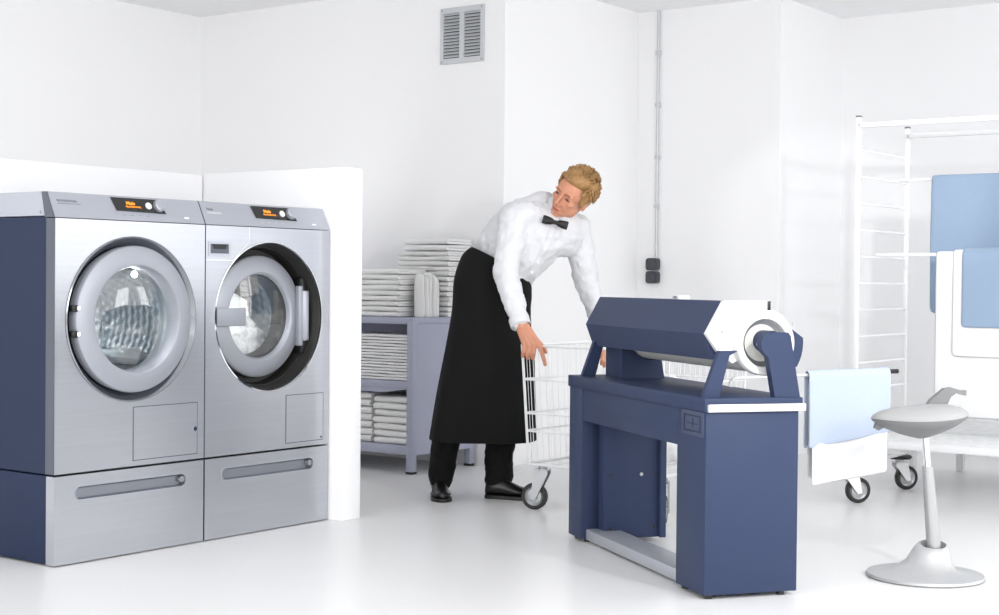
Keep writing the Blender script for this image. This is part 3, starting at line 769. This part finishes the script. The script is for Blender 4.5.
# towels on the ironer rail
ixd = (IM.to_3x3() @ Vector((0, -1, 0)))
a0, a1 = IM @ Vector((.655, .50, .6890)), IM @ Vector((.972, .50, .6982))
drape('hanging_towel', 'linen', a0, a1, .405, .38, 'white towel hung lowest over the rail behind the ironer', 'towels on the ironer rail', .005, .004, ixd, .0115, .372)
b0_, b1_ = IM @ Vector((.640, .50, .6886)), IM @ Vector((.980, .50, .6984))
drape('hanging_towel', 'blue_linen', b0_, b1_, .268, .27, 'light blue towel laid over the white towel on the ironer rail', 'towels on the ironer rail', .005, .004, ixd, .0185, .222, 2)

# ------------------------------------------------------------------ drying rack
def rack():
    t = thing('drying_rack', 'tall white drying rack trolley with ladder end, hung with blue and white towels', 'drying rack', (3.35, -1.53, 0))
    Wd, LN, zt = .60, 1.75, 1.80
    for y in (0, -LN):
        for x in (0, Wd):
            p = MB().box((x - .010, y - .010, .16), (x + .010, y + .010, zt), .003).build('post', 'white_metal', t)
            MB().box((x - .012, y - .012, zt), (x + .012, y + .012, zt + .008), .002).build('post_cap', 'stool_dark', p)
        k = 0
        z = 1.649
        while z > .3:
            MB().tube([(0, y, z), (Wd, y, z)], .0055, 8).build('rung', 'white_metal', t); z -= .1245
        MB().tube([(0, y, .18), (Wd, y, .18)], .010, 8).build('lower_crossbar', 'white_metal', t)
    for x in (0, Wd):
        MB().box((x - .010, -LN, zt - .050), (x + .010, 0, zt - .026), .003).build('top_rail', 'white_metal', t)
        MB().box((x - .014, -LN, .268), (x + .014, 0, .300), .003).build('shelf_rail', 'white_metal', t)
    for x in (.07, .16, .25, .34, .43, .52):
        MB().box((x - .026, -LN, .282), (x + .026, 0, .298), .003).build('slat', 'white_metal', t)
    # hanging bars resting on the ladder rungs
    for x, z in ((.30, 1.166), (.55, 1.540)):
        MB().tube([(x, .03, z), (x, -LN - .02, z)], .0085, 10).build('hanging_bar', 'white_metal', t)
    for x, y, an in ((0, 0, R(136)), (Wd, 0, R(140)), (0, -LN, R(20)), (Wd, -LN, R(70))):
        caster(t, x, y, .155, an, .06, disc=True)
    return t
rack()
GR = 'towels on the drying rack'
mside = (-1, 0, 0)
drape('hanging_towel', 'blue_towel', (3.90, -1.68, 1.542), (3.90, -2.75, 1.542), .66, .4, 'large pale blue towel on the high rear bar of the drying rack', GR, .010, .006, mside, .018, .66, 1)
drape('hanging_towel', 'linen', (3.65, -1.80, 1.168), (3.65, -2.85, 1.168), .765, .5, 'long white towel reaching nearly to the slats of the drying rack', GR, .006, .005, mside, .014, .765, 2)
drape('hanging_towel', 'linen', (3.65, -1.885, 1.168), (3.65, -2.82, 1.168), .48, .3, 'shorter white towel edge under the blue one on the rack bar', GR, .006, .003, mside, .024, .48, 3)
drape('hanging_towel', 'blue_towel', (3.65, -1.932, 1.168), (3.65, -2.78, 1.168), .342, .25, 'pale blue towel lying over the white towels on the lower bar', GR, .008, .003, mside, .034, .342, 4)
def bench():
    t = thing('slatted_bench', 'low white slatted bench by the wall behind the drying rack', 'bench', (4.1, -1.35, 0))
    for k in range(6):
        MB().box((.02 + k * .13, -2.0, .27), (.12 + k * .13, 0, .29), .004).build('slat', 'white_metal', t)
    for y in (-.15, -1.85):
        MB().box((.0, y - .02, .235), (.80, y + .02, .27), .004).build('crossbar', 'white_metal', t)
        for x in (.04, .76): MB().box((x - .02, y - .02, 0), (x + .02, y + .02, .236), .003).build('leg', 'white_metal', t)
bench()

# ------------------------------------------------------------------ perching stool
def stool():
    t = thing('perching_stool', 'grey leaning perching stool on round base, right of the ironer', 'stool', (1.803, -2.46, 0), R(-53.577))
    # local x = to the right, y = away
    base = MB(); seg = 64
    prof = [(.0, .0), (.196, .0), (.203, .006), (.199, .014), (.15, .022), (.105, .031)]
    rings = []
    for r, z in prof[1:]:
        rings.append([Vector((r * math.cos(2 * PI * k / seg), r * math.sin(2 * PI * k / seg), z)) for k in range(seg)])
    for r, z, ox, tilt in ((.080, .055, .012, .10), (.062, .098, .022, .22), (.052, .112, .026, .25), (.044, .116, .028, .25), (.042, .095, .028, .2)):
        rings.append([Vector((ox + r * math.cos(2 * PI * k / seg), .85 * r * math.sin(2 * PI * k / seg), z + tilt * r * math.cos(2 * PI * k / seg) * .0 + tilt * r * math.sin(2 * PI * k / seg))) for k in range(seg)])
    base.loft(rings, cap=False); base.mesh(rings[0], [list(range(seg))])
    bo = base.build('base', 'stool_grey', t, angle=50)
    MB().lathe([(0, .083), (.047, .083)], 32, Matrix.Translation((.028, 0, 0))).build('socket_gasket', 'black', bo)
    foot = Vector((.034, 0, .06)); top = Vector((-.010, -.01, .505))
    q = foot.lerp(top, .0); col = MB()
    col.tube([foot, foot.lerp(top, .3), foot.lerp(top, .74)], [.025, .023, .0185], 28); col.build('column', 'stool_col', t)
    MB().tube([foot.lerp(top, .72), top], .0125, 20).build('gas_spring', 'chrome', t)
    # seat shell: a saddle lens tilted a little
    def seat_ring(z, sx, sy, ox, oz): pass
    n = 48
    upper, lower = [], []
    def outline(a):
        # long axis along x; narrow nose at -x
        c, s_ = math.cos(a), math.sin(a)
        return Vector((.166 * c - .012 * c * c, (.125 + .035 * c) * s_, 0))
    def zoff(p): return .045 * (p.x / .165) * .30 + .012 * (p.x / .165) ** 2
    rings = []
    for f, z in ((.02, .052), (.3, .051), (.6, .044), (.85, .028), (.96, .012), (1.0, .0)):
        rings.append([Vector((p.x * f, p.y * f, z + zoff(p * f) - .0)) for p in [outline(2 * PI * k / n) for k in range(n)]])
    se = MB().loft(rings, cap=True).build('seat_pad', 'seat', t, angle=70)
    rings = []
    for f, z in ((1.0, -.001), (.97, -.012), (.75, -.036), (.45, -.058), (.2, -.072), (.09, -.078)):
        rings.append([Vector((p.x * f, p.y * f, z + zoff(p * f))) for p in [outline(2 * PI * k / n) for k in range(n)]])
    sh = MB().loft(rings, cap=True).build('seat_shell', 'stool_dark', t, angle=70)
    for o in (se, sh): o.location = (-.020, -.01, .556); o.scale = (1.0, 1.03, .88)
    # handle lever at the back
    h = MB(); hp = [(.000, .07, .575), (.030, .07, .618), (.075, .10, .656), (.100, .10, .660), (.140, .10, .648), (.152, .10, .650), (.150, .10, .632), (.138, .10, .634), (.115, .10, .640), (.098, .10, .628), (.085, .09, .600), (.08, .09, .575)]
    pr = [(p[0], p[2]) for p in hp]
    h.prism(pr, lambda a, b: Vector((a, .05, b)), lambda a, b: Vector((a, .085, b))); h.build('grab_handle', 'stool_dark', t, angle=30)
    MB().prism([(-.186, .520), (-.176, .552), (-.150, .556), (-.140, .530), (-.172, .512)], lambda a, b: Vector((a, -.012, b)), lambda a, b: Vector((a, .012, b))).build('nose_wedge', 'stool_dark', t)  # small mid grey wedge below the seat nose
stool()
#PERSON#

# ------------------------------------------------------------------ the man
def person():
    t = thing('person', 'blond man in white shirt, bow tie and black apron bending over the laundry cart', 'person', (2.314, -.061, 0), R(-53.577))
    V = Vector
    # ---- head frame
    hl = V((.71, -.43, -.56)).normalized(); hu = V((.40, -.43, .81)); hu = (hu - hl * hu.dot(hl)).normalized(); hf = hl.cross(hu).normalized()
    HC = V((.460, -.09, 1.418))
    HM = Matrix((hl, hf, hu)).transposed()          # local x = his left, y = forward, z = up
    def H(x, y, z): return HC + HM @ V((x, y, z))
    b = MB()
    def e(c, r, rx=0): b.ell(H(*c), r, HM @ Matrix.Rotation(rx, 3, 'X'), 24, 16)
    e((0, -.022, .035), (.076, .095, .088))
    e((0, .030, .030), (.066, .060, .072))
    e((0, .035, -.030), (.058, .055, .062))
    e((0, .045, -.070), (.044, .042, .036))
    e((0, .066, -.094), (.022, .020, .018))
    for s in (-1, 1):
        e((s * .040, .018, -.055), (.024, .042, .034))
        e((s * .040, .060, -.014), (.022, .020, .018))        # cheekbones
        e((s * .030, .082, .026), (.024, .011, .008))         # brow ridge
        e((s * .076, -.012, -.008), (.008, .018, .032), R(-12))    # ears
        e((s * .078, -.016, .008), (.007, .016, .014))
        e((s * .012, .098, -.032), (.008, .010, .007))        # nostril wings
        e((s * .031, .072, .006), (.017, .012, .009))         # lids
    b.cap(H(0, .086, .022), H(0, .112, -.026), .007, .0095)   # nose
    e((0, .104, -.028), (.010, .010, .008))
    e((0, .084, -.054), (.022, .010, .007)); e((0, .081, -.066), (.020, .011, .008))
    # neck and shoulders (under the shirt)
    b.cap(H(0, -.03, -.04), V((.385, -.035, 1.335)), .056, .062)
    b.cap(V((.385, -.03, 1.33)), V((.335, -.03, 1.25)), .065, .10)
    b.cap(V((.34, -.02, 1.25)), V((.13, 0, 1.0)), .10, .10)
    b.cap(V((.335, -.02, 1.27)), V((.235, -.12, 1.31)), .06, .05); b.cap(V((.335, -.02, 1.27)), V((.49, .07, 1.275)), .06, .05)
    shR, elR, wrR = V((.200, -.13, 1.315)), V((.155, -.235, 1.06)), V((.226, -.37, .825))
    shL, elL, wrL = V((.490, .075, 1.275)), V((.553, .12, .99)), V((.655, .195, .725))
    b.cap(shR, elR, .046, .038); b.cap(elR, wrR, .037, .027)
    b.cap(shL, elL, .046, .038); b.cap(elL, wrL, .037, .027)
    # legs under the trousers
    b.cap(V((.13, 0, 1.0)), V((.03, -.05, .92)), .10, .085); b.cap(V((.13, 0, 1.0)), V((.17, .05, .92)), .10, .085)
    b.cap(V((.03, -.05, .92)), V((-.085, -.02, .47)), .08, .05); b.cap(V((-.085, -.02, .47)), V((-.138, .03, .10)), .05, .035)
    b.cap(V((.17, .05, .92)), V((.152, .03, .47)), .08, .05); b.cap(V((.152, .03, .47)), V((.125, .03, .10)), .05, .035)
    # ---- right hand: back of the hand to the viewer, fingers hooked down over the rail
    def finger(pts, r0, r1):
        pts = [V(p) for p in pts]
        for i in range(len(pts) - 1):
            a = r0 + (r1 - r0) * i / (len(pts) - 1); c = r0 + (r1 - r0) * (i + 1) / (len(pts) - 1)
            b.cap(pts[i], pts[i + 1], a, c, 10)
    HO = V((0, -.062, 0))
    kn = [V((.246, -.338, .738)) + HO, V((.266, -.350, .736)) + HO, V((.286, -.358, .738)) + HO, V((.304, -.362, .746)) + HO]       # little .. index knuckles
    for k in kn:
        b.cap(wrR + (k - kn[1]) * .45, k, .0185, .0138, 10)
    finger([kn[0]] + [V(q) + HO for q in ((.238, -.352, .708), (.236, -.338, .690),)], .0108, .0088)
    finger([kn[1]] + [V(q) + HO for q in ((.259, -.368, .704), (.257, -.352, .682),)], .0114, .0092)
    finger([kn[2]] + [V(q) + HO for q in ((.283, -.378, .704), (.281, -.360, .680),)], .0116, .0094)
    finger([kn[3]] + [V(q) + HO for q in ((.318, -.392, .712), (.330, -.392, .672), (.334, -.386, .655),)], .0114, .0088)
    finger([wrR + V((.020, -.012, -.015))] + [V(q) + HO for q in ((.292, -.338, .765), (.322, -.352, .735), (.337, -.368, .710),)], .0150, .0092)   # thumb
    # ---- left hand on the far part of the rail
    kl = [V((.628, .158, .668)), V((.644, .166, .664)), V((.660, .176, .664)), V((.674, .188, .670))]
    for k in kl:
        b.cap(wrL + (k - kl[1]) * .45, k, .0165, .0125, 10)
    for i, k in enumerate(kl):
        ln = (.8, .95, 1.0, .92)[i]
        finger([k, k + V((-.004, -.016, -.026)) * ln, k + V((-.008, .002, -.050)) * ln], .0102, .0082)
    finger([wrL + V((-.018, -.014, -.015)), (.624, .168, .685), (.614, .176, .660)], .0140, .0090)
    body = blend(b, 'body', 'skin', t, .0038, 3)
    # ---- face details
    for s in (-1, 1):
        MB().ell(H(s * .031, .0815, .0055), (.0125, .0045, .0042), HM).build('eye', 'eye', body)
        MB().cap(H(s * .014, .0935, .026), H(s * .030, .0945, .031), .0030, .0034).cap(H(s * .030, .0945, .031), H(s * .049, .083, .026), .0034, .002).build('eyebrow', 'brow', body)
    MB().cap(H(-.018, .0885, -.0585), H(0, .0945, -.0575), .0024, .0036).cap(H(0, .0945, -.0575), H(.018, .0885, -.0585), .0036, .0024).cap(H(-.012, .089, -.0645), H(.012, .089, -.0645), .0036, .0036).build('lips', 'lip', body)
    # ---- hair: a shaped cap with many locks
    random.seed(12)
    h = MB()
    h.ell(H(0, -.032, .052), (.083, .098, .088), HM, 28, 18)
    h.ell(H(0, .02, .092), (.068, .060, .045), HM, 24, 14)
    for s in (-1, 1): h.ell(H(s * .068, -.02, .025), (.018, .055, .050), HM, 18, 12)
    h.ell(H(0, -.075, .0), (.065, .05, .075), HM, 20, 14)
    hair = blend(h, 'hair', 'hair', body, .005, 4)
    lk = MB()
    for i in range(520):
        th = random.uniform(-PI, PI); ph = random.uniform(-.35, 1.45)
        d = V((math.cos(ph) * math.sin(th), -math.cos(ph) * math.cos(th), math.sin(ph)))
        if d.y > .55 and d.z < .48: continue
        if d.y > -.05 and d.z < .05 and abs(d.x) > .3: continue
        c = V((d.x * .082, -.030 + d.y * (.098 if d.y < 0 else .108), .050 + d.z * .090))
        fl = V((.25 * math.sin(i * 1.7), .9 if d.z > .2 else -.1, .1 if d.z > .5 else -.9)) + V((random.uniform(-.5, .5), random.uniform(-.4, .4), random.uniform(-.3, .3)))
        fl = (fl - d * fl.dot(d) * .9).normalized()
        ln = random.uniform(.022, .042); lift = random.uniform(.004, .014)
        p = [c - d * .004, c + fl * ln * .5 + d * lift, c + fl * ln + d * lift * random.uniform(-.1, .8)]
        lk.tube([H(*q) for q in p], [.0055, .0048, .0008], 6)
    lk.build('hair_locks', 'hair', hair, angle=80)
    # ---- shirt
    s = MB()
    s.cap(V((.135, .0, 1.02)), V((.165, -.005, 1.10)), .142, .145)
    s.cap(V((.10, .03, 1.06)), V((.20, .02, 1.19)), .11, .14)
    s.cap(V((.088, .04, 1.09)), V((.145, .04, 1.195)), .105, .122)
    s.cap(V((.175, -.01, 1.10)), V((.315, -.03, 1.24)), .138, .140)
    s.cap(V((.215, .0, 1.20)), V((.30, .0, 1.275)), .135, .115)
    s.cap(V((.30, -.03, 1.27)), V((.40, .0, 1.255)), .125, .115)
    s.cap(V((.33, -.04, 1.23)), V((.43, .03, 1.22)), .10, .09)
    s.cap(V((.345, -.03, 1.30)), V((.255, -.115, 1.325)), .085, .072)
    s.cap(V((.38, -.01, 1.29)), V((.490, .06, 1.272)), .08, .066)
    s.cap(V((.345, -.03, 1.31)), V((.385, -.04, 1.355)), .080, .064)
    s.cap(V((.205, -.01, 1.30)), V((.325, .02, 1.352)), .098, .095)
    s.cap(V((.14, .02, 1.20)), V((.21, .01, 1.30)), .115, .10)
    s.cap(shR + V((0, 0, -.01)), elR.lerp(shR, .35), .073, .066); s.cap(elR.lerp(shR, .4), elR, .065, .058); s.cap(elR, elR.lerp(wrR, .55), .057, .050); s.cap(elR.lerp(wrR, .5), elR.lerp(wrR, .92), .050, .043)
    s.cap(shL, elL.lerp(shL, .4), .070, .064); s.cap(elL.lerp(shL, .4), elL, .063, .054); s.cap(elL, elL.lerp(wrL, .6), .054, .048); s.cap(elL.lerp(wrL, .5), elL.lerp(wrL, .92), .048, .042)
    # soft folds
    random.seed(4)
    for a, c, r in (((.20, -.16, 1.22), (.15, -.25, 1.13), .012), ((.12, -.25, 1.10), (.19, -.28, 1.05), .013), ((.14, -.28, 1.0), (.21, -.31, .965), .012), ((.17, -.32, .93), (.23, -.36, .90), .011),
                    ((.55, .05, 1.16), (.50, .04, 1.10), .013), ((.51, .06, 1.06), (.58, .08, 1.02), .012),
                    ((.08, -.07, 1.17), (.20, -.12, 1.08), .011), ((.05, -.06, 1.12), (.13, -.13, 1.02), .011)):
        s.cap(V(a), V(c), r, r * .5)
    def wr(o):
        crumple(o, .026, .06)
    shirt = blend(s, 'shirt', 'shirt', t, .0075, 5, wr)
    for nm, w, el in (('cuff', wrR, elR), ('cuff', wrL, elL)):
        d = (w - el).normalized(); c0 = el.lerp(w, .86)
        mb = MB(); L_ = (w - c0).length + .004
        mb.loft([ring(c0, d, .044, 28), ring(c0 + d * .006, d, .047, 28), ring(c0 + d * (L_ - .004), d, .0455, 28), ring(c0 + d * L_, d, .043, 28), ring(c0 + d * (L_ - .003), d, .040, 28), ring(c0 + d * .01, d, .040, 28)], cap=False)
        mb.build(nm, 'shirt', shirt)
    # collar: two folded wings round the neck
    nd = (H(0, -.03, -.04) - V((.385, -.035, 1.335))).normalized()
    nc = V((.395, -.042, 1.345))
    fx = (hf - nd * hf.dot(nd)).normalized(); sx = fx.cross(nd).normalized()
    rings = []
    for rr, hh in ((.066, -.012), (.0675, .012), (.0645, .036), (.0665, .039), (.072, .030), (.080, .004)):
        row = []
        for k in range(41):
            a = -PI + .10 + (2 * PI - .20) * k / 40
            front = max(0, math.cos(a - PI)) ** 4
            row.append(nc - fx * (math.cos(a) * rr) - sx * (math.sin(a) * rr) * 1.0 + nd * (hh - .018 * (abs(a) / PI) ** 6 * (1 if hh > .03 or rr > .07 else .5)))
        rings.append(row)
    cb = MB(); cb.loft(rings, cap=False, close=False); col = cb.build('collar', 'shirt', shirt, angle=60)
    sm = col.modifiers.new('t', 'SOLIDIFY'); sm.thickness = .003; bake(col)
    # placket and buttons laid on the shirt front
    from mathutils.bvhtree import BVHTree
    bv = BVHTree.FromPolygons([v.co for v in shirt.data.vertices], [p_.vertices for p_ in shirt.data.polygons])
    path = [V((.372, 0, 1.262)), V((.352, 0, 1.20)), V((.322, 0, 1.14)), V((.290, 0, 1.08)), V((.262, 0, 1.035))]
    pr_ = []
    for a_, c_ in zip(path, path[1:]):
        for k in range(8): pr_.append(a_.lerp(c_, k / 8))
    rows_ = []
    for i_, q in enumerate(pr_):
        d_ = (pr_[min(i_ + 1, len(pr_) - 1)] - pr_[max(i_ - 1, 0)]).normalized(); w_ = V((-d_.z, 0, d_.x)); row = []
        for e_ in (-.017, -.014, -.007, 0, .007, .014, .017):
            o_ = q + w_ * e_; hit = bv.ray_cast(V((o_.x, -.8, o_.z)), V((0, 1, 0)))[0]
            if hit: row.append(hit + V((0, -.0005 if abs(e_) > .015 else -.0045, 0)))
        if len(row) == 7: rows_.append(row)
    if len(rows_) > 3:
        MB().loft(rows_, cap=False, close=False).build('placket', 'shirt', shirt, angle=60)
        for k in (4, 12, 20, 27):
            if k < len(rows_): c_ = rows_[k][3]; MB().cyl(c_ + V((0, -.0025, 0)), c_ + V((0, .001, 0)), .0055, seg=14).build('button', 'white_plastic', shirt)
    # ---- bow tie
    bt = MB(); c = V((.382, -.178, 1.292)); xx = V((.90, .05, -.24)).normalized(); nn = V((.0, -1, 0)); zz = nn.cross(xx).normalized(); zz = zz if zz.z > 0 else -zz
    for sgn in (-1, 1):
        rg = []
        for u_, hh, dd in ((.004, .007, .010), (.016, .013, .014), (.034, .0165, .011), (.050, .0175, .008), (.060, .0165, .005)):
            rg.append([c + xx * sgn * u_ + zz * hh * math.cos(2 * PI * k / 16) * (1 + .12 * math.cos(4 * PI * k / 16)) + nn * dd * math.sin(2 * PI * k / 16) for k in range(16)])
        bt.loft(rg)
    bow = bt.build('bow_tie', 'satin', t, angle=50)
    MB().box((-.0075, -.0125, -.010), (.0075, .0125, .010), .004, mtx=Matrix.Translation(c + nn * .004) @ Matrix((xx, nn, zz)).transposed().to_4x4()).build('knot', 'satin', bow)
    # ---- trousers
    p = MB()
    p.cap(V((.12, 0, 1.0)), V((.03, -.03, .90)), .110, .092); p.cap(V((.12, 0, 1.0)), V((.17, .05, .90)), .110, .095)
    p.cap(V((.03, -.04, .92)), V((-.075, -.02, .48)), .090, .072); p.cap(V((-.083, -.02, .48)), V((-.132, .025, .15)), .076, .062); p.cap(V((-.132, .025, .16)), V((-.140, .02, .095)), .060, .062)
    p.cap(V((.17, .05, .92)), V((.152, .03, .48)), .095, .076); p.cap(V((.152, .03, .48)), V((.135, .03, .15)), .076, .066); p.cap(V((.135, .03, .17)), V((.132, .03, .09)), .066, .068)
    def wt(o): crumple(o, .022, .06)
    blend(p, 'trousers', 'trouser', t, .009, 4, wt)
    # ---- apron: waist to shin, wrapped round the front
    rg = []
    n = 72
    rows = [  # z, left x, right x, depth, tilt of the top edge
        (1.120, -.010, .262, .150, .150), (1.085, -.040, .272, .158, .125), (1.05, -.058, .276, .163, .095), (1.01, -.070, .277, .165, .065), (.965, -.080, .277, .166, .04), (.92, -.088, .277, .166, .02),
        (.85, -.096, .278, .165, 0), (.766, -0.111, .281, .163, 0), (.67, -0.129, .298, .162, 0), (.578, -0.148, .298, .162, 0), (.49, -0.165, .302, .163, 0), (.413, -0.177, .304, .164, 0), (.345, -0.187, .304, .166, 0), (.285, -0.195, .304, .168, 0), (.272, -0.196, .304, .168, 0)]
    random.seed(8)
    for i, (z, xl, xr, d, tl) in enumerate(rows):
        r_ = []
        low = max(0, (.95 - z) / .7)
        for k in range(n):
            a = 2 * PI * k / n; ca, sa = math.cos(a), math.sin(a)
            ca_, sa_ = math.copysign(abs(ca) ** .8, ca), math.copysign(abs(sa) ** .8, sa)
            x = (xl + xr) / 2 + (xr - xl) / 2 * ca_; y = d * sa_
            f = (.007 * math.sin(a * 5 + z * 3) + .004 * math.sin(a * 9 + 1.3 - z * 5)) * low
            if z > .93: f += .008 * math.sin(z * 150 + a * 2.2) + .004 * math.sin(z * 260 - a * 3)
            x += f * ca; y += f * sa
            r_.append(V((x, y, z - tl * (x - (xl + xr) / 2) / .30)))
        rg.append(r_)
    ab = MB(); ab.loft(rg, cap=False); ap = ab.build('apron', 'apron', t, angle=80)
    md = ap.modifiers.new('t', 'SOLIDIFY'); md.thickness = .004
    sb = ap.modifiers.new('s', 'SUBSURF'); sb.levels = 2; sb.render_levels = 2; bake(ap)
    # ---- shoes
    def shoe(heel, toe, name='shoe'):
        heel, toe = V(heel), V(toe); d = (toe - heel); L = d.length; d.normalize(); sd = V((-d.y, d.x, 0))
        mb = MB(); rg = []
        for u_, w, hh, lift in ((0, .018, .05, 0), (.03, .030, .082, 0), (.12, .035, .095, 0), (.25, .036, .098, 0), (.38, .036, .088, 0), (.52, .040, .070, 0), (.68, .045, .052, 0), (.82, .043, .042, .002), (.93, .031, .034, .004), (1.0, .012, .022, .008)):
            r_ = []
            for k in range(20):
                a = 2 * PI * k / 20; y = math.cos(a) * w; z = math.sin(a)
                z = (z * hh * .5 + hh * .5) if z > 0 else (hh * .5 + z * hh * .5)
                yy = y * (1.0 if z < hh * .6 else .85)
                r_.append(heel + d * L * u_ + sd * yy + V((0, 0, .014 + lift + z * .95)))
            rg.append(r_)
        mb.loft(rg); so = mb.build(name, 'shoe', t, angle=60)
        m2 = MB(); pts = []
        ol = [(0, .022), (.06, .033), (.25, .036), (.45, .037), (.68, .048), (.85, .045), (.96, .026), (1.01, .008)]
        lp = [heel + d * L * u_ + sd * w for u_, w in ol] + [heel + d * L * u_ - sd * w for u_, w in reversed(ol)]
        m2.loft([[V((q.x, q.y, .001)) for q in lp], [V((q.x, q.y, .017)) for q in lp]]); m2.build('sole', 'rubber', so)
        m3 = MB()
        for k in range(4):
            c_ = heel + d * L * (.40 + .055 * k); zz_ = .014 + .088 - .010 * k
            m3.tube([c_ + sd * .018 + V((0, 0, zz_ - .012)), c_ + V((0, 0, zz_ - .001)), c_ - sd * .018 + V((0, 0, zz_ - .012))], .0022, 6)
        m3.build('laces', 'satin', so)
    shoe((-.158, .085, 0), (-.120, -.165, 0))
    shoe((.075, .015, 0), (.305, -.055, 0))
person()
